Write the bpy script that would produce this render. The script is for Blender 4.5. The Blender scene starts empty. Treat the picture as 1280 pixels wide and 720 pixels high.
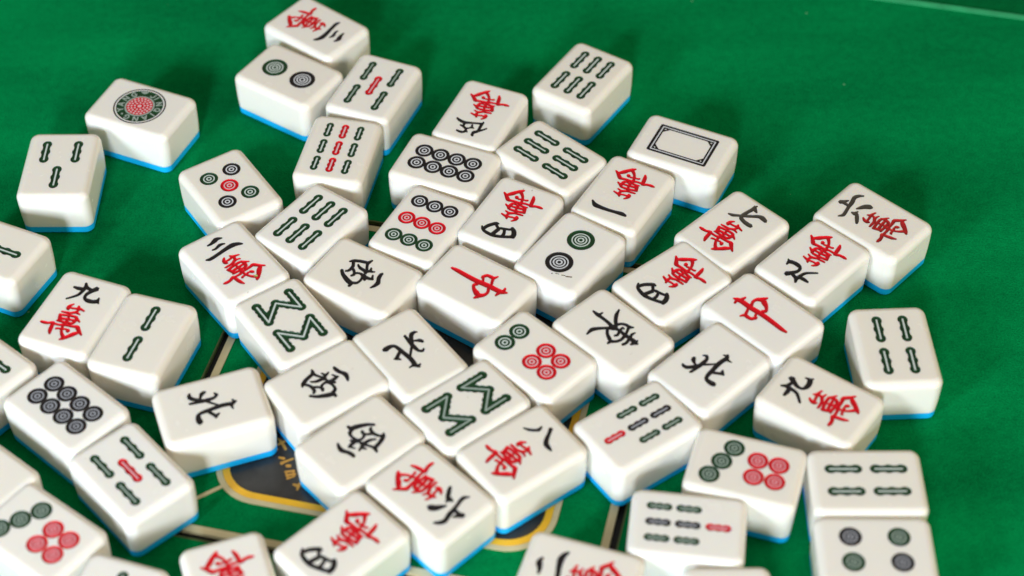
import bpy, math, random
import numpy as np
from mathutils import Vector, Matrix
from mathutils.geometry import delaunay_2d_cdt

random.seed(7)
scene = bpy.context.scene
MM = 0.001

# ------------------------------------------------------------------ camera
PITCH, ROLL, CAM_H, CAM_Y = 0.8064186, -0.0081450, 0.5455, -0.520
cam_data = bpy.data.cameras.new('camera')
cam = bpy.data.objects.new('camera', cam_data)
scene.collection.objects.link(cam)
cam_data.sensor_width = 36.0
cam_data.lens = 2388.3265 / 1280.0 * 36.0
cam_data.clip_start, cam_data.clip_end = 0.02, 50.0
cp, sp = math.cos(PITCH), math.sin(PITCH)
cam.matrix_world = (Matrix.Translation((0, CAM_Y, CAM_H))
                    @ Matrix(((1, 0, 0, 0), (0, sp, -cp, 0), (0, cp, sp, 0), (0, 0, 0, 1)))
                    @ Matrix.Rotation(ROLL, 4, 'Z'))
cam_data.dof.use_dof = True
cam_data.dof.focus_distance = 0.756
cam_data.dof.aperture_fstop = 6.4
cam_data.dof.aperture_blades = 7
scene.camera = cam

# ------------------------------------------------------------------ light: a dim warm room and one tall window in front
world = bpy.data.worlds.new('World')
scene.world = world
world.use_nodes = True
bg = world.node_tree.nodes['Background']
bg.inputs['Color'].default_value = (1.0, 0.85, 0.65, 1)
bg.inputs['Strength'].default_value = 0.32

def area(name, az, el, dist, sx, sy, watts, color):
    d = bpy.data.lights.new(name, 'AREA')
    d.shape, d.size, d.size_y = 'RECTANGLE', sx, sy
    d.energy, d.color = watts, color
    o = bpy.data.objects.new(name, d)
    scene.collection.objects.link(o)
    a, e = math.radians(az), math.radians(el)      # az: to the left of straight behind the camera
    p = Vector((-math.sin(a) * math.cos(e), -math.cos(a) * math.cos(e), math.sin(e))) * dist
    o.location = p
    o.rotation_euler = (-p).to_track_quat('-Z', 'Y').to_euler()
    return o

area('window_light', 7, 23, 2.6, 0.32, 0.50, 47.5, (0.84, 0.93, 1.0))
area('side_window_light', 40, 24, 1.1, 0.17, 0.24, 8.0, (0.80, 0.90, 1.0))
area('warm_fill_light', -70, 24, 2.2, 0.9, 0.6, 15.0, (1.0, 0.84, 0.62))  # added warm fill from the right, brightens the right-hand tile sides

scene.view_settings.view_transform = 'Standard'
scene.view_settings.look = 'None'
scene.view_settings.exposure = 0.0
scene.view_settings.gamma = 1.0
scene.render.engine = 'CYCLES'
scene.cycles.use_denoising = True
scene.cycles.max_bounces = 8

# ------------------------------------------------------------------ materials
def new_mat(name):
    m = bpy.data.materials.new(name)
    m.use_nodes = True
    return m, m.node_tree, m.node_tree.nodes['Principled BSDF']

def simple(name, col, rough, spec=0.5, var=0.12, scale=400.0, bump=0.0):
    m, nt, b = new_mat(name)
    n = nt.nodes.new('ShaderNodeTexNoise')
    n.inputs['Scale'].default_value = scale
    n.inputs['Detail'].default_value = 4
    tc = nt.nodes.new('ShaderNodeTexCoord')
    nt.links.new(tc.outputs['Object'], n.inputs['Vector'])
    mx = nt.nodes.new('ShaderNodeMix'); mx.data_type = 'RGBA'
    mx.inputs[6].default_value = (*[c * (1 - var) for c in col], 1)
    mx.inputs[7].default_value = (*[min(1, c * (1 + var)) for c in col], 1)
    nt.links.new(n.outputs['Fac'], mx.inputs[0])
    nt.links.new(mx.outputs[2], b.inputs['Base Color'])
    b.inputs['Roughness'].default_value = rough
    b.inputs['Specular IOR Level'].default_value = spec
    if bump:
        bp = nt.nodes.new('ShaderNodeBump')
        bp.inputs['Strength'].default_value = bump
        bp.inputs['Distance'].default_value = 0.0002
        nt.links.new(n.outputs['Fac'], bp.inputs['Height'])
        nt.links.new(bp.outputs['Normal'], b.inputs['Normal'])
    return m

def ivory():
    m, nt, b = new_mat('ivory_melamine')
    L = nt.links.new
    tc = nt.nodes.new('ShaderNodeTexCoord')
    oi = nt.nodes.new('ShaderNodeObjectInfo')
    add = nt.nodes.new('ShaderNodeVectorMath'); add.operation = 'ADD'
    sc = nt.nodes.new('ShaderNodeVectorMath'); sc.operation = 'SCALE'
    sc.inputs[0].default_value = (3.1, 1.7, 2.3)
    L(oi.outputs['Random'], sc.inputs['Scale'])
    L(tc.outputs['Object'], add.inputs[0]); L(sc.outputs['Vector'], add.inputs[1])
    n1 = nt.nodes.new('ShaderNodeTexNoise'); n1.inputs['Scale'].default_value = 70; n1.inputs['Detail'].default_value = 3
    L(add.outputs[0], n1.inputs['Vector'])
    mx = nt.nodes.new('ShaderNodeMix'); mx.data_type = 'RGBA'
    mx.inputs[6].default_value = (0.85, 0.83, 0.78, 1)
    mx.inputs[7].default_value = (0.87, 0.86, 0.82, 1)
    L(n1.outputs['Fac'], mx.inputs[0])
    # grime: small brown nicks, rare and irregular
    n2 = nt.nodes.new('ShaderNodeTexNoise'); n2.inputs['Scale'].default_value = 330; n2.inputs['Detail'].default_value = 5
    n2.inputs['Roughness'].default_value = 0.65
    L(add.outputs[0], n2.inputs['Vector'])
    n3 = nt.nodes.new('ShaderNodeTexNoise'); n3.inputs['Scale'].default_value = 60; n3.inputs['Detail'].default_value = 1
    L(add.outputs[0], n3.inputs['Vector'])
    mu = nt.nodes.new('ShaderNodeMath'); mu.operation = 'MULTIPLY'
    L(n2.outputs['Fac'], mu.inputs[0]); L(n3.outputs['Fac'], mu.inputs[1])
    rg = nt.nodes.new('ShaderNodeMapRange')
    rg.inputs['From Min'].default_value = 0.47; rg.inputs['From Max'].default_value = 0.52
    rg.inputs['To Max'].default_value = 0.55
    L(mu.outputs[0], rg.inputs['Value'])
    age = nt.nodes.new('ShaderNodeMix'); age.data_type = 'RGBA'      # some tiles have yellowed more than others
    age.inputs[7].default_value = (0.80, 0.735, 0.61, 1)
    af = nt.nodes.new('ShaderNodeMath'); af.operation = 'MULTIPLY'; af.inputs[1].default_value = 0.38
    L(oi.outputs['Random'], af.inputs[0]); L(af.outputs[0], age.inputs[0]); L(mx.outputs[2], age.inputs[6])
    mx2 = nt.nodes.new('ShaderNodeMix'); mx2.data_type = 'RGBA'
    mx2.inputs[7].default_value = (0.25, 0.17, 0.08, 1)
    L(rg.outputs['Result'], mx2.inputs[0]); L(age.outputs[2], mx2.inputs[6])
    L(mx2.outputs[2], b.inputs['Base Color'])
    sm = nt.nodes.new('ShaderNodeTexNoise'); sm.inputs['Scale'].default_value = 110; sm.inputs['Detail'].default_value = 6
    L(add.outputs[0], sm.inputs['Vector'])
    sr = nt.nodes.new('ShaderNodeMapRange'); sr.inputs['From Min'].default_value = 0.3; sr.inputs['From Max'].default_value = 0.7
    sr.inputs['To Min'].default_value = 0.21; sr.inputs['To Max'].default_value = 0.28
    L(sm.outputs['Fac'], sr.inputs['Value']); L(sr.outputs['Result'], b.inputs['Roughness'])
    b.inputs['Specular IOR Level'].default_value = 0.5
    b.inputs['Subsurface Weight'].default_value = 0.5
    b.inputs['Subsurface Radius'].default_value = (1.0, 0.72, 0.42)
    b.inputs['Subsurface Scale'].default_value = 0.003
    # faint handling scratches in the polish
    n4 = nt.nodes.new('ShaderNodeTexNoise'); n4.inputs['Scale'].default_value = 900; n4.inputs['Detail'].default_value = 2
    L(add.outputs[0], n4.inputs['Vector'])
    bp = nt.nodes.new('ShaderNodeBump'); bp.inputs['Strength'].default_value = 0.03; bp.inputs['Distance'].default_value = 0.0001
    L(n4.outputs['Fac'], bp.inputs['Height']); L(bp.outputs['Normal'], b.inputs['Normal'])
    return m

def felt(name, col):
    m, nt, b = new_mat(name)
    L = nt.links.new
    tc = nt.nodes.new('ShaderNodeTexCoord')
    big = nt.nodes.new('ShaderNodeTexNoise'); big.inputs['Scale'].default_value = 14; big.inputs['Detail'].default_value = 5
    fine = nt.nodes.new('ShaderNodeTexNoise'); fine.inputs['Scale'].default_value = 1300; fine.inputs['Detail'].default_value = 3
    mid = nt.nodes.new('ShaderNodeTexNoise'); mid.inputs['Scale'].default_value = 260; mid.inputs['Detail'].default_value = 4
    vo = nt.nodes.new('ShaderNodeTexVoronoi'); vo.inputs['Scale'].default_value = 95
    for n in (fine, mid, vo): L(tc.outputs['Object'], n.inputs['Vector'])
    mp = nt.nodes.new('ShaderNodeMapping')                 # long diagonal streaks in the colour, painted in for the tiles' soft shadows
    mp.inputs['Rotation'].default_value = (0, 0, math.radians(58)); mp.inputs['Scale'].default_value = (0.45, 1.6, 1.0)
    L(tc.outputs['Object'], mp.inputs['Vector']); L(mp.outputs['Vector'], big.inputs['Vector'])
    def mad(a, k, c):
        q = nt.nodes.new('ShaderNodeMath'); q.operation = 'MULTIPLY_ADD'
        L(a, q.inputs[0]); q.inputs[1].default_value = k; q.inputs[2].default_value = c
        return q.outputs[0]
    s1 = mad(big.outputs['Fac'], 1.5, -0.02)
    s2 = mad(mid.outputs['Fac'], 0.7, -0.12)
    s3 = mad(fine.outputs['Fac'], 1.3, -0.40)
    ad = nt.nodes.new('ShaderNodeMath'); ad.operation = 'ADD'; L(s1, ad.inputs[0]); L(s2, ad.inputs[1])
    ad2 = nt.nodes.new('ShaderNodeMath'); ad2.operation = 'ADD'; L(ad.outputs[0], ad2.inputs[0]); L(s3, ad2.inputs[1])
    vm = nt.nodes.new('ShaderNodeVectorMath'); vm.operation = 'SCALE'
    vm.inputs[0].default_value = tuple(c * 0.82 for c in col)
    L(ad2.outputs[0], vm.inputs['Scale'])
    # lint: few tiny pale fibres
    lt = nt.nodes.new('ShaderNodeMath'); lt.operation = 'LESS_THAN'; lt.inputs[1].default_value = 0.055
    L(vo.outputs['Distance'], lt.inputs[0])
    sx = nt.nodes.new('ShaderNodeSeparateColor'); L(vo.outputs['Color'], sx.inputs[0])
    gt = nt.nodes.new('ShaderNodeMath'); gt.operation = 'GREATER_THAN'; gt.inputs[1].default_value = 0.88
    L(sx.outputs[0], gt.inputs[0])
    ml = nt.nodes.new('ShaderNodeMath'); ml.operation = 'MULTIPLY'; L(lt.outputs[0], ml.inputs[0]); L(gt.outputs[0], ml.inputs[1])
    mf = nt.nodes.new('ShaderNodeMath'); mf.operation = 'MULTIPLY'; L(ml.outputs[0], mf.inputs[0]); mf.inputs[1].default_value = 0.5
    mx = nt.nodes.new('ShaderNodeMix'); mx.data_type = 'RGBA'
    mx.inputs[7].default_value = (0.22, 0.50, 0.30, 1)
    L(mf.outputs[0], mx.inputs[0]); L(vm.outputs[0], mx.inputs[6])
    L(mx.outputs[2], b.inputs['Base Color'])
    b.inputs['Roughness'].default_value = 0.95
    b.inputs['Specular IOR Level'].default_value = 0.02
    b.inputs['Sheen Weight'].default_value = 0.6
    b.inputs['Sheen Roughness'].default_value = 0.35
    b.inputs['Sheen Tint'].default_value = (0.0, 0.55, 0.22, 1)
    bp = nt.nodes.new('ShaderNodeBump'); bp.inputs['Strength'].default_value = 0.8; bp.inputs['Distance'].default_value = 0.0004
    L(ad2.outputs[0], bp.inputs['Height']); L(bp.outputs['Normal'], b.inputs['Normal'])
    return m

M = {
    'ivory': ivory(),
    'blue': simple('blue_backing', (0.006, 0.46, 0.97), 0.35, 0.5, 0.08, 200),
    'black': simple('black_paint', (0.013, 0.011, 0.012), 0.42, 0.3, 0.3, 600, 0.2),
    'green': simple('green_paint', (0.006, 0.045, 0.014), 0.40, 0.35, 0.25, 600, 0.2),
    'red': simple('red_paint', (0.60, 0.002, 0.011), 0.36, 0.3, 0.15, 600, 0.2),
    'worn_red': simple('worn_red_paint', (0.38, 0.010, 0.011), 0.40, 0.4, 0.6, 420, 0.2),
    'worn_black': simple('worn_black_paint', (0.050, 0.044, 0.034), 0.35, 0.5, 0.5, 420, 0.3),
    'film_green': simple('thin_green_film', (0.58, 0.66, 0.64), 0.4, 0.5, 0.12, 500),
    'film_grey': simple('thin_grey_film', (0.66, 0.69, 0.74), 0.4, 0.5, 0.12, 500),
    'film_pink': simple('thin_pink_film', (0.72, 0.50, 0.54), 0.4, 0.5, 0.12, 500),
    'dark_film_green': simple('thick_green_film', (0.31, 0.39, 0.35), 0.4, 0.5, 0.12, 500),
    'dark_film_grey': simple('thick_grey_film', (0.34, 0.36, 0.41), 0.4, 0.5, 0.12, 500),
    'dark_film_pink': simple('thick_pink_film', (0.68, 0.38, 0.43), 0.4, 0.5, 0.12, 500),
    'grime': simple('grime', (0.12, 0.075, 0.03), 0.6, 0.3, 0.4, 900),
    'chip': simple('chipped_enamel', (0.36, 0.33, 0.10), 0.5, 0.4, 0.2, 900),
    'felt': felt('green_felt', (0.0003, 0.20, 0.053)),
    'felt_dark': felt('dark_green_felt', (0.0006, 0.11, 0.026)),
    'cream': simple('cream_trim', (0.62, 0.52, 0.30), 0.4, 0.5, 0.15, 150),
    'olive': simple('olive_lip', (0.07, 0.10, 0.025), 0.5, 0.4, 0.2, 200),
    'groove': simple('dark_groove', (0.006, 0.006, 0.006), 0.6, 0.3, 0.2, 200),
    'panel': simple('black_panel', (0.024, 0.022, 0.021), 0.27, 0.5, 0.95, 130, 0.05),
    'orange': simple('orange_print', (0.95, 0.50, 0.016), 0.4, 0.5, 0.1, 150),
    'gold': simple('gold_print', (0.50, 0.24, 0.03), 0.45, 0.5, 0.4, 700),
    'mint': simple('mint_trim', (0.02, 0.40, 0.16), 0.5, 0.5, 0.4, 120),
}

# ------------------------------------------------------------------ mesh helpers
COL = scene.collection

def make_obj(name, mesh, parent=None):
    o = bpy.data.objects.new(name, mesh)
    COL.objects.link(o)
    if parent is not None:
        o.parent = parent
    return o

def mesh_from(name, verts, faces, mat, normals=None, smooth=True):
    me = bpy.data.meshes.new(name)
    me.from_pydata([tuple(v) for v in verts], [], faces)
    me.materials.append(mat)
    if smooth:
        me.polygons.foreach_set('use_smooth', [True] * len(me.polygons))
    me.update()
    if normals is not None:
        me.normals_split_custom_set_from_vertices([tuple(n) for n in normals])
    return me

def rrect(hx, hy, r, seg=6):
    """rounded rectangle, counter-clockwise, with outward 2-D normals"""
    pts, nor = [], []
    r = max(r, 1e-3)
    for cx, cy, a0 in ((hx - r, hy - r, 0), (-hx + r, hy - r, 90), (-hx + r, -hy + r, 180), (hx - r, -hy + r, 270)):
        for k in range(seg + 1):
            a = math.radians(a0 + 90 * k / seg)
            pts.append((cx + r * math.cos(a), cy + r * math.sin(a)))
            nor.append((math.cos(a), math.sin(a)))
    return pts, nor

def loft(rings):
    """rings of equal length, bottom to top: list of (list of 3-D points)"""
    n = len(rings[0]); V = [p for r in rings for p in r]; F = []
    for i in range(len(rings) - 1):
        for k in range(n):
            a, b = i * n + k, i * n + (k + 1) % n
            F.append((a, b, b + n, a + n))
    return V, F

# ------------------------------------------------------------------ shapes of the marks, in millimetres on the tile face
def circ(cx, cy, r, n=30):
    return np.array([(cx + r * math.cos(2 * math.pi * k / n), cy + r * math.sin(2 * math.pi * k / n)) for k in range(n)])

def rect(cx, cy, hx, hy):
    return np.array([(cx - hx, cy - hy), (cx + hx, cy - hy), (cx + hx, cy + hy), (cx - hx, cy + hy)])

def bar(p, q, w):
    p, q = np.array(p, float), np.array(q, float)
    d = (q - p) / np.linalg.norm(q - p); n = np.array((-d[1], d[0])) * w / 2
    return np.array((p + n, p - n, q - n, q + n))

def smooth_line(P, sub=4):
    P = np.array(P, float)
    if len(P) < 3:
        return P
    Q = np.vstack((2 * P[0] - P[1], P, 2 * P[-1] - P[-2]))
    out = []
    for i in range(1, len(Q) - 2):
        p0, p1, p2, p3 = Q[i - 1], Q[i], Q[i + 1], Q[i + 2]
        for k in range(sub):
            t = k / sub
            out.append(0.5 * (2 * p1 + (p2 - p0) * t + (2 * p0 - 5 * p1 + 4 * p2 - p3) * t * t + (3 * p1 - p0 - 3 * p2 + p3) * t ** 3))
    out.append(P[-1])
    return np.array(out)

def brush(row, grow=0.24):
    """one brush stroke: left and right edge points (1/20 mm) to a closed outline"""
    a = np.array(row, float).reshape(-1, 4) / 20.0
    d = a[:, :2] - a[:, 2:]
    d = d / (np.linalg.norm(d, axis=1)[:, None] + 1e-9) * grow      # the cutter is a little wider than the pen line
    l, r = smooth_line(a[:, :2] + d), smooth_line(a[:, 2:] - d)
    def cap(p, q, other):
        m = (p + q) / 2; w = np.linalg.norm(p - q)
        d = m - other; d /= (np.linalg.norm(d) + 1e-9)
        return m + d * w * 0.32
    end = cap(l[-1], r[-1], (l[-2] + r[-2]) / 2)
    start = cap(l[0], r[0], (l[1] + r[1]) / 2)
    return np.vstack((l, end[None], r[::-1], start[None]))

def fit_box(polys, cx, cy):
    allp = np.vstack(polys)
    c = (allp.min(0) + allp.max(0)) / 2
    return [p + (np.array((cx, cy)) - c) for p in polys]

FILM = {'green': 'film_green', 'black': 'film_grey', 'red': 'film_pink'}     # thin paint left in the narrow gaps

def pip(cx, cy, r, col, rings=((0.64, 1.0), (0.31, 0.51), (0.0, 0.16))):
    return ('circle_mark', col, [('ring', cx, cy, r * a, r * b) for a, b in rings], [], FILM[col], [circ(cx, cy, r * 0.9, 24)])

def bamboo(cx, cy, L, w, col, ang=0.0):
    r = w / 2
    ca, sa = math.cos(ang), math.sin(ang)
    R = np.array(((ca, sa), (-sa, ca)))
    k = L / 2 - r * 1.12
    add = [circ(0, s * k, r, 18) * np.array((1, 1)) for s in (-1, 0, 1)]
    e = []
    for s in (-1, 0, 1):
        c = circ(0, 0, r, 18); c[:, 1] *= 1.12; c[:, 1] += s * k; e.append(c)
    add = e + [rect(0, 0, r * 0.76, k)]
    sub = [rect(0, 0, 0.33, L / 2 - r * 0.85)]
    mv = lambda P: P @ R + np.array((cx, cy))
    return ('bamboo_mark', col, [mv(p) for p in add], [mv(p) for p in sub], FILM[col], [mv(p) for p in sub])

# brush characters, traced stroke by stroke: left x, left y, right x, right y of every point, in 1/20 mm
GLYPH = {
    'wan': [[-88,-142,-78,-165,-108,-148,-99,-168,-132,-161,-124,-179,-167,-163,-160,-185,-189,-169,-186,-179],[-57,-264,-64,-266,-62,-235,-85,-236,-70,-193,-96,-190,-78,-160,-99,-157],[94,-119,104,-142,54,-131,61,-149,-7,-134,1,-154,-35,-149,-29,-165,-80,-152,-76,-167],[173,-192,171,-198,147,-164,138,-183,113,-125,101,-152,93,-120,93,-145],[127,-173,141,-190,93,-200,116,-226,71,-234,89,-255,46,-258,63,-280,34,-288,39,-293],[59,-247,48,-269,35,-229,23,-243,14,-202,0,-206,-1,-154,-17,-155],[66,-203,50,-205,66,-189,43,-197,54,-173,37,-183],[31,-173,37,-185,0,-183,5,-195,-31,-187,-25,-199,-46,-195,-39,-208],[96,-79,95,-86,67,-56,63,-73,48,-37,40,-56],[44,-57,70,-72,41,-98,59,-113,31,-109,38,-124,1,-107,7,-123,-22,-114,-16,-131,-52,-112,-47,-130,-80,-124,-78,-130],[-53,-125,-70,-124,-59,-85,-82,-91,-85,-55,-93,-59],[39,-36,45,-54,-3,-38,3,-56,-46,-46,-39,-63,-88,-55,-80,-72],[38,-74,43,-87,-2,-77,5,-95,-46,-83,-39,-101,-69,-92,-63,-106],[3,-166,-14,-158,6,-134,-13,-126,5,-95,-12,-90,-5,-52,-18,-50],[58,-10,59,-18,15,5,22,-14,-22,-15,-15,-31,-56,-20,-52,-35,-91,-26,-87,-36],[72,33,73,24,33,47,35,29,23,50,8,29,12,64,5,64],[14,36,34,28,15,16,30,7,8,1,24,-11],[7,41,13,27,-25,33,-21,20,-48,33,-40,18,-70,28,-47,-2],[-46,1,-72,9,-51,26,-71,37,-45,47,-56,58,-35,68,-39,71]],
    'three': [[-74,255,-73,263,-41,251,-40,271,3,256,6,295,29,266,37,290,61,263,64,269],[-69,193,-68,199,-42,185,-40,200,-2,195,0,219,24,199,29,215,46,195,49,200],[-165,128,-162,135,-133,107,-127,133,-59,116,-56,142,21,127,26,159,76,128,86,167,114,124,126,152,135,116,146,135,156,110,159,115]],
    'two': [[-74,255,-73,263,-41,251,-40,271,3,256,6,295,29,266,37,290,61,263,64,269],[-165,128,-162,135,-133,107,-127,133,-59,116,-56,142,21,127,26,159,76,128,86,167,114,124,126,152,135,116,146,135,156,110,159,115]],
    'west': [[89,131,85,126,58,153,47,134,14,164,11,132,-31,139,-29,112,-66,130,-73,107,-86,128,-92,120],[51,-176,37,-165,91,-137,69,-128,129,-74,94,-70,143,-30,118,-12,155,-32,162,-12],[125,-10,106,-24,104,19,91,5,64,26,59,12,24,20,22,1],[46,-135,39,-141,26,-110,16,-126,-30,-107,-31,-128,-78,-136,-70,-153],[-56,-168,-60,-173,-72,-142,-90,-156,-93,-101,-114,-114,-106,-55,-128,-66,-116,-28,-134,-47,-159,-21,-164,-29],[-120,-51,-125,-31,-81,-29,-86,-16,-50,-11,-53,7,-19,-7,-17,17],[-62,-97,-71,-94,-36,-62,-56,-62,-26,-2,-50,-6],[-1,-105,-16,-98,17,-80,8,-69,36,-70,41,-51,58,-76,65,-67],[36,-58,26,-69,16,-41,4,-50,12,-19,-3,-23,27,13,-7,8],[19,2,-8,13,36,26,15,46,50,43,48,50],[28,38,2,28,21,72,1,63,8,99,-4,92],[2,94,6,78,-36,70,-35,66],[-23,7,-43,-9,-46,28,-62,16,-53,45,-66,38,-67,63,-72,60],[-64,34,-61,18,-93,16,-92,11]],
    'north': [[153,-111,146,-134,133,-99,123,-139,92,-106,82,-134,68,-99,53,-115,62,-63,38,-75,55,-2,29,-13,48,71,18,61,55,138,23,132],[41,125,49,148,62,125,65,138,90,133,91,137],[52,145,33,127,37,165,20,150,24,176,17,171],[27,170,29,152,0,152,0,147],[61,-47,55,-27,92,-26,85,-7,122,-5,112,16],[135,2,131,-6,117,18,104,0,96,35,93,32],[25,55,31,48,-14,10,-6,2,-45,-22,-35,-33],[-50,-150,-65,-153,-44,-96,-64,-101,-39,-39,-66,-47,-43,12,-66,3,-55,43,-68,31,-74,61,-85,46],[-82,64,-77,49,-105,43,-103,37],[-67,-47,-44,-60,-93,-94,-73,-109,-112,-117,-102,-145,-131,-127,-136,-147,-154,-126,-156,-132],[-72,-68,-75,-75,-96,-54,-103,-66,-113,-36,-130,-56,-129,-15,-144,-30]],
    'east': [[-31,-247,-38,-249,-20,-195,-45,-202,-24,-138,-45,-145,-21,-78,-44,-83,-10,-36,-39,-39],[-38,-177,-44,-195,-76,-181,-78,-186],[-188,-124,-189,-118,-129,-106,-137,-85,-80,-67,-95,-52,-50,-31,-67,-19],[167,-107,166,-114,118,-104,107,-131,81,-89,65,-109,30,-53,17,-67,3,-22,-16,-41],[6,-26,-25,-54,-11,0,-46,-37,-35,3,-54,-24],[-10,-9,-43,-24,-25,26,-44,19,-22,96,-47,88,-23,152,-50,144,-16,201,-53,190,-34,223,-41,220],[-27,209,-35,183,-63,199,-65,194],[-33,184,-19,207,1,180,8,191],[-52,-16,-65,-34,-87,-1,-100,-13,-104,32,-122,22,-104,66,-126,53,-133,85,-137,81],[-108,47,-113,64,-62,74,-65,87,-33,82,-36,102],[28,-44,16,-33,61,-11,46,-3,89,36,66,44,95,50,90,70,122,58,124,66],[102,67,83,49,65,99,53,84,22,113,15,94,-29,107,-32,84],[-34,41,-39,23,-70,36,-78,24,-69,47,-76,46],[-31,28,-34,44,6,44,9,60,24,36,32,45],[-38,149,-34,131,-73,131,-75,115,-105,131,-107,127],[-29,131,-29,150,13,143,18,162,47,138,54,153]],
    'zhong': [[-8,-244,-22,-249,-2,-191,-33,-200,5,-108,-31,-118,9,-1,-30,-12,2,99,-38,86,1,202,-38,190,-12,238,-43,223,-36,263,-42,260],[-33,240,-35,218,-72,226,-73,216],[-11,196,1,220,34,198,38,206],[-30,45,-26,33,-62,28,-52,20,-75,4,-60,2],[-60,17,-77,-3,-92,35,-112,20,-93,66,-121,55,-102,95,-121,81,-139,108,-144,102],[-100,75,-104,94,-53,98,-57,112,-32,109,-37,123],[2,9,20,30,39,-7,41,15,84,26,63,38,118,72,80,83,111,82,118,111,146,78,152,86],[128,105,94,77,86,139,69,119,40,143,38,124,2,125,7,108]],
    'four': [[141,225,136,221,115,263,108,248,68,283,71,258,7,288,17,263,-46,272,-34,251,-93,252,-80,233,-136,230,-121,209],[-149,229,-118,223,-145,187,-111,189,-120,146,-96,163,-83,123,-75,133],[103,252,125,239,88,210,110,195,62,175,82,156,42,154,58,134,30,143,35,135],[57,161,46,146,16,192,14,175,-14,186,-4,168,-53,174,-43,158,-85,160,-72,147,-94,138,-76,128],[9,278,36,265,2,239,27,226,-8,199,18,186],[-26,174,-44,171,-44,212,-63,212,-47,245,-70,249]],
    'nine': [[107,189,114,188,103,166,126,144,74,152,87,122,30,151,34,121,15,157,-1,148,11,182,-9,193,28,213,8,231,47,237,23,263,66,256,39,286],[113,140,120,159,137,132,138,135],[20,252,22,228,-13,261,-13,237,-32,271,-46,249,-56,298,-64,293],[-53,271,-29,261,-56,233,-31,220,-61,176,-45,164,-87,140,-78,128,-125,102,-119,94],[-60,242,-52,217,-95,239,-87,212,-130,233,-127,221]],
    'six': [[-136,195,-131,199,-96,162,-86,186,-3,185,-1,207,70,195,72,226,120,212,132,242,156,203,174,220,186,182,194,187],[-9,274,19,295,15,251,39,272,44,243,56,256,64,239,68,243],[6,256,28,262,7,222,28,228,7,202,27,208],[28,138,32,143,51,115,70,135,80,90,113,116,100,64,138,86,117,52,134,60],[-32,144,-26,147,-40,115,-11,126,-37,102,-7,99,-57,86,-38,69,-86,62,-73,46,-107,43,-100,34],[-18,105,-7,125,14,110,16,114]],
    'seven': [[-130,98,-134,105,-90,103,-105,125,-54,135,-66,150,-9,168,-25,187,32,204,17,223,68,232,51,258,101,231,90,272,139,229,135,256],[-43,317,-17,308,-41,280,-14,268,-48,223,-23,211,-52,168,-21,160,-34,125,-21,147,14,105,10,136,62,100,51,134,95,106,82,137],[-28,280,-20,308,-1,267,2,289,22,266,22,272],[-27,300,-42,313,-21,326,-25,330]],
    'five': [[166,126,165,113,132,149,133,125,79,160,86,133,31,141,37,125,-21,125,-16,111,-61,119,-51,100,-71,97,-58,83],[86,153,71,157,81,198,68,190,53,217,46,204,42,234,23,241,54,253,45,270,81,257,76,276,107,254,106,267],[76,185,73,204,105,184,103,195],[34,246,31,229,14,252,13,248],[43,222,50,211,13,198,19,189,0,191,6,172,-18,188,-18,185],[-3,181,9,182,9,146,17,147],[-49,101,-68,108,-50,155,-69,162,-52,198,-71,212,-24,227,-45,245,-28,273,-49,278],[-68,216,-55,194,-95,185,-87,174,-120,153,-114,144]],
    'eight': [[-153,131,-157,135,-113,148,-124,160,-82,180,-96,191,-65,208,-87,214,-81,245,-89,245],[-44,281,-23,292,-11,240,7,248,20,189,42,204,58,155,66,186,101,155,97,178,132,161,131,167]],
    'one': [[174,205,171,200,136,257,134,220,79,261,86,228,12,256,19,230,-52,249,-44,223,-111,246,-103,212,-145,242,-143,226]],
    'gold': [[-1727,8887,-1714,8902,-1700,8843,-1680,8861,-1666,8781,-1645,8797],[-1716,8823,-1726,8844,-1681,8844,-1692,8869,-1645,8869,-1654,8890],[-1734,8774,-1741,8806,-1715,8779,-1721,8807],[-1702,8705,-1700,8728,-1662,8689,-1659,8721],[-1674,8644,-1688,8678,-1643,8668,-1652,8690,-1593,8693,-1601,8716],[-1639,8622,-1642,8654,-1611,8621,-1613,8654],[-1645,8571,-1649,8594,-1577,8578,-1582,8605],[-1635,8539,-1640,8562,-1568,8550,-1573,8577],[-1648,8574,-1632,8582,-1627,8514,-1608,8523],[-1598,8584,-1582,8590,-1584,8538,-1567,8544],[-1624,8508,-1632,8530,-1576,8532,-1582,8550],[-1582,8458,-1577,8479,-1554,8437,-1527,8463,-1558,8423,-1540,8414],[-1541,8466,-1537,8488,-1511,8455,-1508,8477]],
}
def glyph(name, part, col):
    return (part, col, [brush(r) for r in GLYPH[name]], [])

NUDGE = {'six': (-1.3, 1.3), 'five': (-0.6, 0.5)}
def wan_marks(num, red='red', black='black'):
    part, col, add, sub = glyph(num, 'black_number', black)
    add = [p + np.array(NUDGE.get(num, (0, 0))) for p in add]
    return [(part, col, add, sub), glyph('wan', 'red_character', red)]

def zigzag(sgn):
    pts = [(-7.0, 12.7), (-7.0, 3.3), (0.0, 10.4), (7.0, 3.3), (7.0, 12.7)]
    pts = [(x, y * sgn) for x, y in pts]
    add, sub = [], []
    for p, q in zip(pts, pts[1:]):
        add.append(bar(p, q, 3.2)); sub.append(bar(p, q, 0.70))
        for t in (0.0, 0.25, 0.5, 0.75, 1.0):
            add.append(circ(p[0] + (q[0] - p[0]) * t, p[1] + (q[1] - p[1]) * t, 1.98 if t in (0.0, 0.5, 1.0) else 1.85, 16))
    for p in pts[1:-1]:
        sub.append(circ(p[0], p[1], 0.36, 8))
    return ('bamboo_mark', 'green', add, sub, 'film_green', sub)

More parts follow.
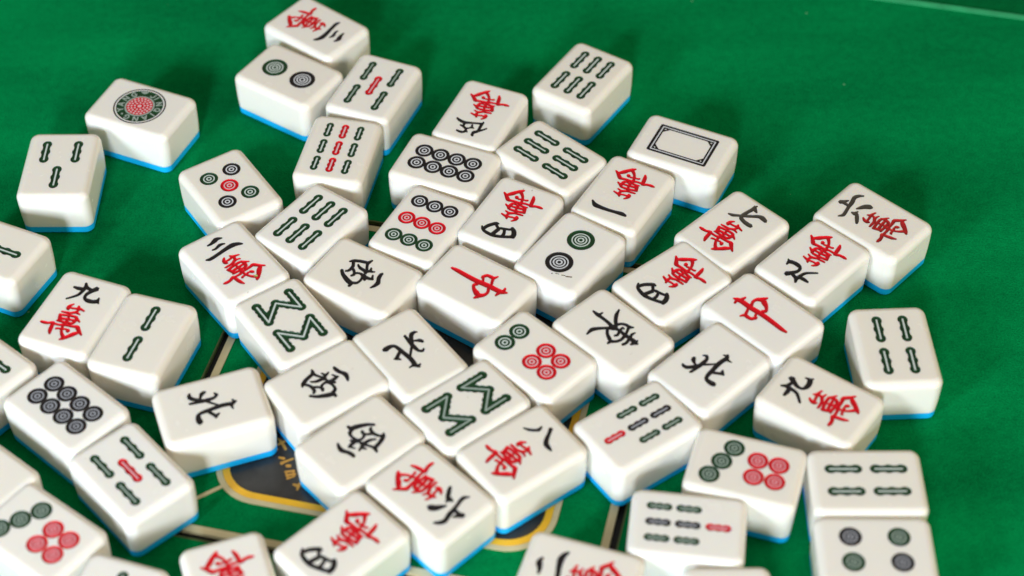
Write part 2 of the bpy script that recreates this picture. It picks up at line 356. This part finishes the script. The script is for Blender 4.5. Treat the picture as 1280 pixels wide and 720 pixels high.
LETTER = {  # strokes of plain capitals in a unit box
    'J': [((.6, 1), (.6, .25)), ((.6, .25), (.35, .02)), ((.35, .02), (.05, .25))],
    'I': [((.35, 0), (.35, 1))],
    'N': [((.05, 0), (.05, 1)), ((.05, 1), (.65, 0)), ((.65, 0), (.65, 1))],
    'Q': [((.35, 1), (.05, .7)), ((.05, .7), (.05, .3)), ((.05, .3), (.35, 0)), ((.35, 0), (.65, .3)), ((.65, .3), (.65, .7)), ((.65, .7), (.35, 1)), ((.4, .3), (.7, 0))],
    'A': [((.0, 0), (.35, 1)), ((.35, 1), (.7, 0)), ((.13, .35), (.57, .35))],
    'G': [((.65, .8), (.35, 1)), ((.35, 1), (.05, .7)), ((.05, .7), (.05, .3)), ((.05, .3), (.35, 0)), ((.35, 0), (.65, .2)), ((.65, .2), (.65, .48)), ((.65, .48), (.4, .48))],
    'Y': [((.0, 1), (.35, .5)), ((.7, 1), (.35, .5)), ((.35, .5), (.35, 0))],
}

def emblem():
    band_sub = []
    for ch, ang in zip('JINQIANGYANG', (166, 149, 122, 95, 71, 46, 18, -11, -52, -77, -105, -133)):
        a = math.radians(ang)
        out = np.array((math.cos(a), math.sin(a))); rt = np.array((math.sin(a), -math.cos(a)))
        for p, q in LETTER[ch]:
            f = lambda t: out * (6.75 + 2.7 * t[1]) + rt * (t[0] - .35) * 3.0
            band_sub.append(bar(f(p), f(q), 0.62))
    a = math.radians(-164)
    c = np.array((math.cos(a), math.sin(a)))
    t = np.array((-c[1], c[0]))
    band_sub.append(np.array([c * 9.4 - t * 1.9, c * 9.6, c * 9.4 + t * 1.9, c * 8.2 + t * .9, c * 7.9, c * 8.2 - t * .9]))
    a2 = math.radians(-32)
    band_sub.append(circ(8.2 * math.cos(a2), 8.2 * math.sin(a2), 0.5, 10))
    petals = []
    for rr, n, s in ((4.75, 20, .52), (3.45, 15, .50), (2.1, 9, .48)):
        for k in range(n):
            b = 2 * math.pi * k / n
            petals.append(circ(rr * math.cos(b), rr * math.sin(b), s, 8))
    petals.append(circ(0, 0, .9, 10))
    return [('rosette', 'red', [circ(0, 0, 5.6, 36)], petals, 'film_pink', petals),
            ('ring_band', 'green', [('ring', 0, 0, 6.35, 9.85)], band_sub, 'film_green', [circ(0, 0, 9.8, 48)]),
            ('outer_ring', 'black', [('ring', 0, 0, 10.45, 11.05)], [])]

def frame():
    def octa(hx, hy, c):
        return np.array([(-hx + c, -hy), (hx - c, -hy), (hx, -hy + c), (hx, hy - c), (hx - c, hy), (-hx + c, hy), (-hx, hy - c), (-hx, -hy + c)])
    sub = [octa(6.35, 10.5, 2.3)]
    for sx in (-1, 1):
        for sy in (-1, 1):
            sub.append(circ(sx * 5.95, sy * 10.1, 0.36, 8))
    return [('outer_frame', 'black', [octa(8.6, 12.85, .5)], [rect(0, 0, 7.5, 11.7)], 'film_grey', [rect(0, 11.45, 7.5, .25), rect(0, -11.45, 7.5, .25), rect(7.25, 0, .25, 11.7), rect(-7.25, 0, .25, 11.7)]),
            ('inner_frame', 'black', [rect(0, 0, 7.0, 11.2)], sub)]

K, GR, RD = 'black', 'green', 'red'
BIG = ((0.67, 1.0), (0.46, 0.58), (0.25, 0.36), (0.0, 0.14))
def row_marks(name):
    if name.endswith('_wan'):
        n = name[:-4]
        return wan_marks(n)
    return {
        'blank': lambda: [],
        'one_dot': emblem,
        'two_dot': lambda: [pip(0, 7.4, 5.5, GR, BIG), pip(0, -7.4, 5.5, K, BIG)],
        'four_dot': lambda: [pip(-5.2, 8.2, 3.9, GR), pip(5.2, 8.2, 3.9, K), pip(-5.2, -8.2, 3.9, K), pip(5.2, -8.2, 3.9, GR)],
        'five_dot': lambda: [pip(-5.1, -8, 3.7, K), pip(5.1, 8, 3.7, K), pip(5.1, -8, 3.7, GR), pip(-5.1, 8, 3.7, GR), pip(0, 0, 3.7, RD)],
        'six_dot': lambda: [pip(-3.85, 11.6, 3.85, GR), pip(3.85, 11.6, 3.85, GR)] + [pip(sx * 3.75, y, 3.72, RD) for sx in (-1, 1) for y in (-2.2, -9.6)],
        'seven_dot': lambda: [pip(-6.9, 11.6, 3.75, GR), pip(0, 8.7, 3.75, GR), pip(6.9, 5.7, 3.75, GR)] + [pip(sx * 3.75, y, 3.72, RD) for sx in (-1, 1) for y in (-3.4, -10.9)],
        'eight_dot': lambda: [pip(sx * 3.85, y, 3.76, K) for sx in (-1, 1) for y in (-10.8, -3.6, 3.6, 10.8)],
        'nine_dot': lambda: [pip(x, y, 3.5, c) for y, c in ((10.5, K), (0, RD), (-10.5, GR)) for x in (-6.8, 0, 6.8)],
        'two_bam': lambda: [bamboo(0, s * 7.9, 13.2, 3.9, GR) for s in (1, -1)],
        'three_bam': lambda: [bamboo(0, 7.9, 13.2, 3.9, GR), bamboo(-6.4, -7.2, 13.2, 3.9, GR), bamboo(6.4, -7.2, 13.2, 3.9, GR)],
        'four_bam': lambda: [bamboo(sx * 4.9, s * 7.9, 13.2, 3.9, GR) for sx in (-1, 1) for s in (1, -1)],
        'five_bam': lambda: [bamboo(sx * 6.3, s * 8.0, 13.0, 3.5, GR) for sx in (-1, 1) for s in (1, -1)] + [bamboo(0, 0, 13.0, 3.5, RD)],
        'six_bam': lambda: [bamboo(x, s * 7.8, 13.0, 3.8, GR) for x in (-6.4, 0, 6.4) for s in (1, -1)],
        'seven_bam': lambda: [bamboo(0, 10.4, 8.9, 3.1, RD)] + [bamboo(x, y, 8.9, 3.1, c) for x, c in ((-6.7, GR), (0, K), (6.7, GR)) for y in (0, -10.1)],
        'nine_bam': lambda: [bamboo(x, y, 8.8, 3.2, c) for x, c in ((-6.5, GR), (0, RD), (6.5, GR)) for y in (10.3, 0, -10.3)],
        'eight_bam': lambda: [zigzag(1), zigzag(-1)],
        'west': lambda: [glyph('west', 'black_character', K)],
        'north': lambda: [glyph('north', 'black_character', K)],
        'east': lambda: [glyph('east', 'black_character', K)],
        'zhong': lambda: [glyph('zhong', 'red_character', RD)],
        'frame': frame,
    }[name]()

# ------------------------------------------------------------------ tile meshes
TL, TW, TH = 40.0, 29.3, 20.3          # length, width, height of a tile (mm)
EDGE, CORNER = 3.1, 4.0                # rounding of the upper edge and of the upright corners
BACK = 3.5                             # thickness of the blue backing

def flat_polys(items):
    """'ring' tuples become an outer and an inner outline; returns add list, sub list, all outlines"""
    tests, outlines = [], []
    for it in items:
        if isinstance(it, tuple) and it[0] == 'ring':
            _, cx, cy, a, b = it
            n = max(16, min(56, int(b * 9)))
            if a <= 0:
                tests.append(('poly', circ(cx, cy, b, 12))); outlines.append(circ(cx, cy, b, 12)); continue
            tests.append(('ring', cx, cy, a, b))
            outlines.append(circ(cx, cy, b, n)); outlines.append(circ(cx, cy, a, max(10, min(n, int(a * 11)))))
        else:
            tests.append(('poly', it)); outlines.append(it)
    return tests, outlines

def wind(P, poly):
    x, y = P[:, 0][:, None], P[:, 1][:, None]
    x0, y0 = poly[:, 0][None], poly[:, 1][None]
    x1, y1 = np.roll(poly[:, 0], -1)[None], np.roll(poly[:, 1], -1)[None]
    cr = (x1 - x0) * (y - y0) - (x - x0) * (y1 - y0)
    up = (y0 <= y) & (y1 > y) & (cr > 0)
    dn = (y0 > y) & (y1 <= y) & (cr < 0)
    return up.sum(1) - dn.sum(1)

def inside(P, tests):
    m = np.zeros(len(P), bool)
    for t in tests:
        if t[0] == 'ring':
            _, cx, cy, a, b = t
            na = max(16, min(56, int(b * 9)))
            m |= (wind(P, circ(cx, cy, b, na)) != 0) & (wind(P, circ(cx, cy, a, max(10, min(na, int(a * 11))))) == 0)
        else:
            m |= wind(P, t[1]) != 0
    return m

def build_kind(marks, pale_rings=True):
    """(body mesh, [(part name, mesh)]) for one engraving: the strokes are real grooves in the face"""
    specs, outlines = [], []
    films = []
    for part, col, add, sub, *film in marks:
        ta, oa = flat_polys(add); ts, os_ = flat_polys(sub)
        specs.append((part, col, ta, ts)); outlines += oa + os_
        if film:
            tf, of = flat_polys(film[1])
            films.append((len(specs) - 1, ('pale_inlay', film[0], tf, [])))
            outlines += [o for o in of if not any(len(o) == len(q) and np.allclose(o, q) for q in outlines)]
    parent_of = {len(specs) + k: i for k, (i, _) in enumerate(films)}
    n_cut = len(specs)
    specs += [f for _, f in films]
    hx, hy = TW / 2 - EDGE - 0.25, TL / 2 - EDGE - 0.25
    top, _ = rrect(hx, hy, CORNER - EDGE, 6)
    verts, edges = [Vector(p) for p in top], []
    n0 = len(top)
    edges += [(k, (k + 1) % n0) for k in range(n0)]
    for o in outlines:
        b = len(verts)
        verts += [Vector((float(p[0]), float(p[1]))) for p in o]
        edges += [(b + k, b + (k + 1) % len(o)) for k in range(len(o))]
    if specs:
        g = 0.42
        gx, gy = np.meshgrid(np.arange(-hx, hx, g), np.arange(-hy, hy, g))
        P = np.stack((gx.ravel() + (np.round(gy.ravel() / g) % 2) * g / 2, gy.ravel()), 1)
        m = np.zeros(len(P), bool)
        for _, _, ta, ts in specs[:n_cut]:
            m |= inside(P, ta) & ~inside(P, ts)
        B = np.vstack(outlines)
        P = P[m]
        if len(P):
            d = np.min(np.hypot(P[:, None, 0] - B[None, :, 0], P[:, None, 1] - B[None, :, 1]), 1)
            P = P[d > 0.16]
        verts += [Vector((float(p[0]), float(p[1]))) for p in P]
    vo, _, fo, *_ = delaunay_2d_cdt(verts, edges, [], 0, 1e-4)
    V = np.array([(v.x, v.y) for v in vo])
    F = np.array([f for f in fo if len(f) == 3])
    a, b, c = V[F[:, 0]], V[F[:, 1]], V[F[:, 2]]
    cr = (b[:, 0] - a[:, 0]) * (c[:, 1] - a[:, 1]) - (b[:, 1] - a[:, 1]) * (c[:, 0] - a[:, 0])
    F[cr < 0] = F[cr < 0][:, ::-1]
    keep = np.abs(cr) > 1e-7
    F = F[keep]
    C = V[F].mean(1)
    owner = np.full(len(F), -1)
    for i, (_, _, ta, ts) in enumerate(specs):
        m = inside(C, ta) & ~inside(C, ts) & (owner < 0)
        owner[m] = i
    # body
    rings, nors = [], []
    def ring(h, inset, nz, tilt=0.0):
        p, n = rrect(TW / 2 - inset, TL / 2 - inset, max(0.6, CORNER - inset), 6)
        rings.append([(x, y, h) for x, y in p])
        nors.append([(nx * math.cos(nz), ny * math.cos(nz), math.sin(nz)) for nx, ny in n])
    ring(BACK, 0.45, -0.03)
    ring(BACK + 5, 0.12, -0.02)
    ring(TH - EDGE - 3, 0.0, 0.0)
    for k in range(0, 9):
        t = math.pi / 2 * k / 8
        ring(TH - EDGE + EDGE * math.sin(t), EDGE * (1 - math.cos(t)), t)
    LV, LF = loft(rings)
    LN = [n for r in nors for n in r]
    nr = len(rings[0])
    # cap joins the last ring to the inset outline of the flat face
    off = len(LV)
    used = np.unique(F[owner < 0])
    idx = {int(v): off + i for i, v in enumerate(used)}
    BV = LV + [(V[v][0], V[v][1], TH) for v in used]
    BN = LN + [(0, 0, 1)] * len(used)
    BF = list(LF)
    # outline verts of the flat face keep their place: find them again
    last = off - nr
    tops = []
    for p in top:
        tops.append(int(np.argmin((V[:, 0] - p[0]) ** 2 + (V[:, 1] - p[1]) ** 2)))
    for k in range(n0):
        q = (k + 1) % n0
        if tops[k] in idx and tops[q] in idx:
            BF.append((last + k, last + q, idx[tops[q]], idx[tops[k]]))
    BF += [tuple(idx[int(v)] for v in f) for f in F[owner < 0]]
    BF.append(tuple(reversed(range(nr))))
    body = mesh_from('face_block', np.array(BV) * MM, BF, M['ivory'], BN)
    # marks: bowl-shaped grooves
    parts = []
    for i, (part, col, _, _) in enumerate(specs):
        f = F[owner == i]
        if not len(f):
            continue
        other = set(np.unique(F[owner != i]).tolist())
        u = np.unique(f)
        edge = np.array([int(v) in other for v in u])
        P = V[u]
        B = P[edge]
        dep = np.zeros(len(u))
        if (~edge).any() and len(B):
            d = np.min(np.hypot(P[~edge][:, None, 0] - B[None, :, 0], P[~edge][:, None, 1] - B[None, :, 1]), 1)
            t = np.clip(d / 0.55, 0, 1)
            dep[~edge] = (0.42 if i < n_cut else 0.06) * np.sin(t * math.pi / 2)
        mp = {int(v): k for k, v in enumerate(u)}
        MV = [(P[k][0], P[k][1], TH - dep[k]) for k in range(len(u))]
        me = mesh_from(part, np.array(MV) * MM, [tuple(mp[int(v)] for v in t) for t in f], M[col])
        parts.append((part, me, i, parent_of.get(i)))
    return body, parts

def back_mesh():
    rings, nors = [], []
    def ring(h, inset, nz):
        p, n = rrect(TW / 2 - inset, TL / 2 - inset, max(0.6, CORNER - inset), 6)
        rings.append([(x, y, h) for x, y in p])
        nors.append([(nx * math.cos(nz), ny * math.cos(nz), math.sin(nz)) for nx, ny in n])
    for k in range(6):
        t = math.pi / 2 * k / 5
        ring(0.8 - 0.8 * math.cos(t) + 0.0, 0.5 + 0.8 * (1 - math.sin(t)), t - math.pi / 2)
    ring(BACK - 0.01, 0.42, 0)
    V, F = loft(rings)
    n = len(rings[0])
    F.append(tuple(reversed(range(n))))
    F.append(tuple(range(len(V) - n, len(V))))
    return mesh_from('blue_backing', np.array(V) * MM, F, M['blue'], [x for r in nors for x in r])

# ------------------------------------------------------------------ table: felt with a square slot, trim, printed console
def flat_mesh(name, polys, z, mat, thick=0.0):
    """sheet from closed outlines (mm, already in table coordinates): first is outer, others are holes"""
    verts, edges = [], []
    for o in polys:
        b = len(verts)
        verts += [Vector((float(p[0]), float(p[1]))) for p in o]
        edges += [(b + k, b + (k + 1) % len(o)) for k in range(len(o))]
    vo, _, fo, *_ = delaunay_2d_cdt(verts, edges, [], 0, 1e-4)
    V = np.array([(v.x, v.y) for v in vo]); F = np.array([f for f in fo])
    a, b, c = V[F[:, 0]], V[F[:, 1]], V[F[:, 2]]
    cr = (b[:, 0] - a[:, 0]) * (c[:, 1] - a[:, 1]) - (b[:, 1] - a[:, 1]) * (c[:, 0] - a[:, 0])
    F[cr < 0] = F[cr < 0][:, ::-1]
    C = V[F].mean(1)
    m = wind(C, np.array(polys[0])) != 0
    for h in polys[1:]:
        m &= wind(C, np.array(h)) == 0
    F = F[m]
    VV = [(x, y, z) for x, y in V]
    FF = [tuple(int(v) for v in f) for f in F]
    if thick:                                   # walls down to z - thick
        n = len(VV)
        VV += [(x, y, z - thick) for x, y in V]
        cnt = {}
        for f in FF:
            for k in range(3):
                e = (f[k], f[(k + 1) % 3]); cnt[e] = 1
        for (p, q) in list(cnt):
            if (q, p) not in cnt:
                FF.append((p, p + n, q + n, q))
    return mesh_from(name, np.array(VV) * MM, FF, mat, smooth=False)

RA = math.radians(-13.6)
CX, CY = -33.0, -50.8
def turn(P):
    P = np.array(P, float)
    c, s = math.cos(RA), math.sin(RA)
    return np.stack((CX + P[:, 0] * c - P[:, 1] * s, CY + P[:, 0] * s + P[:, 1] * c), 1)
def rr(h, r, seg=10, dx=0.0, dy=0.0):
    return turn(np.array(rrect(h, h, r, seg)[0]) + np.array((dx, dy)))

def mark(o, label, cat, group=None):
    o['label'] = label; o['category'] = cat
    if group: o['group'] = group
    return o
def structure(o):
    o['kind'] = 'structure'; return o

SLOT_IN, SLOT_OUT = 81.3, 83.9
PO = (-2.0, -1.5)
EDGE_Y = 277.0
outer = np.array([(-EDGE_Y - 330, -EDGE_Y - 330), (EDGE_Y + 330, -EDGE_Y - 330), (EDGE_Y + 330, EDGE_Y), (-EDGE_Y - 330, EDGE_Y)])
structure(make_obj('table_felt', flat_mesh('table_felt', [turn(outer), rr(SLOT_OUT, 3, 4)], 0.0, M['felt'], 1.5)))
structure(make_obj('slot_floor', flat_mesh('slot_floor', [rr(SLOT_OUT + 4, 3, 4)], -1.6, M['groove'])))
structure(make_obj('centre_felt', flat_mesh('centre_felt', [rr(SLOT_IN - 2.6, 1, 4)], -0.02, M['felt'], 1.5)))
trim = bpy.data.objects.new('slot_trim', None); COL.objects.link(trim)
mark(trim, 'cream trim strip lining the square slot cut into the green felt', 'trim')
make_obj('trim_strip', flat_mesh('trim_strip', [rr(SLOT_IN, 2, 4), rr(SLOT_IN - 2.9, 1, 4)], 0.35, M['cream'], 1.9), trim)
make_obj('outer_lip', flat_mesh('outer_lip', [rr(SLOT_OUT + 0.6, 3, 4), rr(SLOT_OUT - 0.05, 3, 4)], 0.2, M['olive'], 1.7), trim)
for k in range(4):
    a = math.radians(45 + 90 * k)
    p = np.array((math.cos(a), math.sin(a)))
    make_obj('corner_line', flat_mesh('corner_line', [turn(bar(p * 77.0, p * 110.5, 1.5))], 0.12, M['cream'], 0.3), trim)

console = bpy.data.objects.new('console_panel', None); COL.objects.link(console)
mark(console, 'black panel with orange and cream rounded border and gold print, under the middle tiles', 'panel')
make_obj('cream_border', flat_mesh('cream_border', [rr(63.3, 18, 10, *PO), rr(61.2, 16, 10, *PO)], 0.30, M['cream'], 0.4), console)
make_obj('orange_border', flat_mesh('orange_border', [rr(61.1, 16, 10, *PO), rr(58.5, 13.5, 10, *PO)], 0.34, M['orange'], 0.4), console)
make_obj('black_sheet', flat_mesh('black_sheet', [rr(58.4, 13.5, 10, *PO)], 0.28, M['panel'], 0.3), console)
gv, gf = [], []
for r in GLYPH['gold']:
    p = brush(r, -0.12) * 1.0052 - np.array((0, 520.0))
    b = len(gv)
    gv += [(x, y, 0.34) for x, y in p]; gf.append(tuple(range(b, b + len(p))))
for f in list(gf):
    pts = [gv[i] for i in f]
    if sum(pts[i][0] * pts[(i + 1) % len(pts)][1] - pts[(i + 1) % len(pts)][0] * pts[i][1] for i in range(len(pts))) < 0:
        gf[gf.index(f)] = tuple(reversed(f))
for k in range(len(gv)):
    gv[k] = (gv[k][0], gv[k][1], 0.34)
gz, gn = [], 0
for i, f in enumerate(gf):
    for v in f:
        gv[v] = (gv[v][0], gv[v][1], 0.33 + 0.004 * i)
make_obj('gold_print', mesh_from('gold_print', np.array(gv) * MM, gf, M['gold'], smooth=False), console)

# far edge of the table: a pale trim and the dark rail beyond it
rail = bpy.data.objects.new('table_rail', None); COL.objects.link(rail)
rail.location = (0.16, 0.21, 0)
mark(rail, 'dark green table rail behind a pale green trim line in the top right corner', 'table rail')
def loc(poly): return turn(poly) - np.array((160.0, 210.0))
make_obj('pale_trim', flat_mesh('pale_trim', [loc(np.array([(-600, EDGE_Y), (600, EDGE_Y), (600, EDGE_Y + 3.4), (-600, EDGE_Y + 3.4)]))], 0.3, M['mint'], 6.0), rail)
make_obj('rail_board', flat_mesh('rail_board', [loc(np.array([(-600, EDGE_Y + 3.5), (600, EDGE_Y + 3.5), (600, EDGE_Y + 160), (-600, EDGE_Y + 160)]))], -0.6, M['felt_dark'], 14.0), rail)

# ------------------------------------------------------------------ the tiles: number in the plan, engraving, x, y (mm), heading (degrees)
TILES = [
    (1, 'three_wan', -84.96, 143.42, -128.85),
    (2, 'two_dot', -94.65, 111.11, 56.23),
    (3, 'five_bam', -57.90, 102.65, -22.53),
    (4, 'nine_bam', -71.02, 63.33, -11.76),
    (5, 'one_dot', -155.6, 90.75, -113.54),
    (6, 'three_bam', -184.08, 55.33, 179.69),
    (7, 'five_dot', -113.15, 41.67, -146.72),
    (8, 'six_bam', -79.12, 20.14, -36.57),
    (9, 'three_wan', -107.67, -1.01, 36.9),
    (10, 'eight_bam', -83.53, -32.31, -145.75),
    (11, 'west', -57.05, -8.91, -122.57),
    (12, 'nine_dot', -35.27, 19.12, -27.42),
    (13, 'eight_dot', -26.9, 53.72, -112.82),
    (14, 'five_wan', -12.71, 84.41, 156.64),
    (15, 'six_bam', 16.27, 58.56, -132.62),
    (16, 'six_bam', 30.96, 108.67, -33.37),
    (17, 'four_wan', -0.1, 23.61, 150.81),
    (18, 'zhong', -13.58, -13.49, -125.24),
    (19, 'two_dot', 22.65, 2.72, -36.07),
    (20, 'one_wan', 44.86, 35.91, 149.63),
    (21, 'frame', 70.51, 63.55, -115.9),
    (22, 'seven_wan', 86.59, 14.72, -46.05),
    (23, 'four_wan', 61.25, -13.14, 128.94),
    (24, 'nine_wan', 116.2, -2.53, 135.58),
    (25, 'six_wan', 142.38, 19.25, 46.16),
    (26, 'zhong', 94.08, -31.23, 43.28),
    (27, 'east', 37.51, -39.27, -137.14),
    (28, 'north', 72.21, -56.99, -46.04),
    (29, 'six_dot', 8.16, -50.17, 45.34),
    (30, 'north', -38.07, -48.64, -144.57),
    (31, 'eight_bam', -16.77, -74.11, -51.33),
    (32, 'west', -67.74, -63.20, -54.2),
    (33, 'west', -54.29, -91.04, 131.5),
    (34, 'eight_wan', 2.92, -96.0, -53.58),
    (35, 'seven_bam', 44.57, -84.36, 124.65),
    (36, 'nine_wan', 110.72, -73.24, 53.21),
    (37, 'four_bam', 141.58, -47.33, 2.31),
    (38, 'seven_dot', 81.16, -104.08, 72.43),
    (39, 'four_bam', 122.77, -110.43, -90.38),
    (40, 'four_dot', 121.78, -139.74, -91.18),
    (41, 'seven_bam', 59.09, -128.95, -97.82),
    (42, 'two_wan', 21.35, -149.14, 71.53),
    (43, 'six_wan', -28.76, -113.92, -135.85),
    (44, 'four_wan', -58.36, -134.74, 134.02),
    (45, 'eight_wan', -93.62, -151.62, -161.5),
    (46, 'north', -108.37, -73.62, -70.9),
    (47, 'two_bam', -138.11, -38.73, -17.41),
    (48, 'nine_wan', -165.07, -27.22, -20.46),
    (49, 'two_bam', -203.57, 8.42, -114.55),
    (50, 'four_bam', -198.48, -51.81, -129.76),
    (51, 'eight_dot', -161.3, -73.23, -131.59),
    (52, 'five_bam', -133.86, -103.48, 41.59),
    (53, 'blank', -188.9, -103.05, -128.96),
    (54, 'seven_dot', -161.58, -129.72, 52.71),
    (55, 'three_bam', -134.22, -160.11, -17.95),
    (56, 'blank', 70.89, -165.29, -0.16),
]
LABEL = {
    1: 'ivory tile with three black strokes and a red character, farthest back, cut by top edge',
    2: 'ivory tile with one green and one black circle, touching the farthest tile',
    3: 'ivory tile with four green bamboo sticks and a red one, right of two circle tile',
    4: 'ivory tile with nine bamboo sticks, the middle column of three red',
    5: 'ivory tile with a large round lettered emblem and red rosette, alone at upper left',
    6: 'ivory tile with three green bamboo sticks, standing alone below the round emblem tile',
    7: 'ivory tile with five circles, the one in the middle red',
    8: 'ivory tile with six green bamboo sticks, between the five circle and the nine circle tile',
    9: 'ivory tile with three black strokes and bright red character, touching the five circle tile',
    10: 'ivory tile with zigzag green bamboo, left one of two, touching the three stroke tile',
    11: 'ivory tile with black west character, right of the zigzag bamboo, below six bamboo sticks',
    12: 'ivory tile with nine circles in black, red and green rows',
    13: 'ivory tile with eight black circles, behind the nine circle tile',
    14: 'ivory tile with five in black and a red character, behind the eight circle tile',
    15: 'ivory tile with six green bamboo sticks, in front of the back right six bamboo tile',
    16: 'ivory tile with six bamboo sticks, farthest back of its kind, dark felt shadow behind',
    17: 'ivory tile with black four and red character, right of the nine circle tile',
    18: 'ivory tile with red centre character pointing to upper left, right of a west tile',
    19: 'ivory tile with one green and one black circle, brown grime specks on its front edge',
    20: 'ivory tile with a single black stroke and red character, touching the framed tile',
    21: 'ivory tile with an empty black double frame and no character',
    22: 'ivory tile with worn upside down red character and brownish seven above it',
    23: 'ivory tile with black four and red character, right of the grimy two circle tile',
    24: 'ivory tile with black nine and red character, touching the far right six character tile',
    25: 'ivory tile with worn black six and browned red character, rightmost at the back',
    26: 'ivory tile with red centre character pointing to lower right, on the right side',
    27: 'ivory tile with black east character, the only one, in the middle',
    28: 'ivory tile with black north character, right of the east tile, before the red centre tile',
    29: 'ivory tile with two green and four red circles',
    30: 'ivory tile with black north character, between the two zigzag bamboo tiles',
    31: 'ivory tile with zigzag green bamboo, right one of two, below the six circle tile',
    32: 'ivory tile with black west character, upper of the two adjoining ones left of centre',
    33: 'ivory tile with black west character, lower of the two adjoining ones, over the panel text',
    34: 'ivory tile with black eight and red character, its front hanging over the panel edge',
    35: 'ivory tile with seven bamboo sticks, one red, touching the right north tile',
    36: 'ivory tile with black nine and red character, touching the four bamboo tile at right',
    37: 'ivory tile with four upright green bamboo sticks, rightmost in the picture',
    38: 'ivory tile with three dark and four red circles, at lower right',
    39: 'ivory tile with four lying green bamboo sticks, at lower right behind the four circle tile',
    40: 'ivory tile with four dark circles, in the bottom right corner group',
    41: 'blurred ivory tile with seven bamboo sticks lying sideways, the red one at right',
    42: 'blurred ivory tile with two black strokes and red character, cut by the bottom edge',
    43: 'ivory tile with upside down black six and red character, bottom middle',
    44: 'blurred ivory tile with black four and red character, near bottom edge below west tiles',
    45: 'blurred ivory tile showing part of an upside down red character, cut by bottom edge',
    46: 'ivory tile with black north character, left of the west tiles, casting over the panel corner',
    47: 'ivory tile with two green bamboo sticks in line, touching the nine tile at left',
    48: 'ivory tile with upright black nine and red character, at far left',
    49: 'ivory tile cut by the left edge, one stick end showing, blue base visible',
    50: 'ivory tile cut by the left edge, wedged behind the left eight circle tile',
    51: 'ivory tile with eight black circles at left, behind a five bamboo tile',
    52: 'ivory tile with four green bamboo sticks and a red one, at lower left',
    53: 'blank looking ivory tile cut by the left edge, behind the left seven circle tile',
    54: 'blurred ivory tile with three dark and four red circles, in the lower left corner',
    55: 'ivory tile barely showing at the bottom edge, beside the lower left seven circle tile',
    56: 'sliver of an ivory tile rising at the bottom edge, right of the sideways seven bamboo',
}
GROUP = 'mahjong tiles scattered over the felt table'
back = back_mesh()
CACHE = {}
for num, kind, x, y, head in TILES:
    key = kind
    if num in (9, 19, 22, 25, 31, 51):
        key = (kind, num)
    if key not in CACHE:
        marks = row_marks(kind)
        if num == 22:
            marks = wan_marks('seven', 'red', 'worn_black')
        if num == 25:
            marks = wan_marks('six', 'worn_red', 'worn_black')
        if num == 19:
            marks.append(('grime_speck', 'grime', [bar((2.2, -13.2), (3.6, -12.7), .35), bar((4.6, -12.6), (6.0, -12.0), .4), bar((6.3, -12.3), (8.6, -11.2), .55), circ(1.2, -14.0, .3, 8)], []))
        if num == 9:
            marks.insert(0, ('paint_chip', 'chip', [circ(2.6, -12.4, .75, 12)], []))
        if kind in ('seven_dot', 'four_dot', 'seven_bam', 'five_bam', 'one_dot') or num in (31, 51):
            marks = [m if len(m) < 5 else (*m[:4], m[4] if kind == 'one_dot' and 'pink' in m[4] else 'dark_' + m[4], m[5]) for m in marks]
        CACHE[key] = build_kind(marks)
    body, parts = CACHE[key]
    t = bpy.data.objects.new('mahjong_tile', None)
    t.empty_display_size = 0.01
    COL.objects.link(t)
    t.location = (x * MM, y * MM, 0.0003 + (0.00004 * (num % 5)))
    t.rotation_euler = (0, 0, math.radians(head))
    mark(t, LABEL[num], 'mahjong tile', GROUP)
    make_obj('face_block', body, t)
    make_obj('blue_backing', back, t)
    made = {}
    for part, me, i, par in parts:
        made[i] = make_obj(part, me, made.get(par, t))
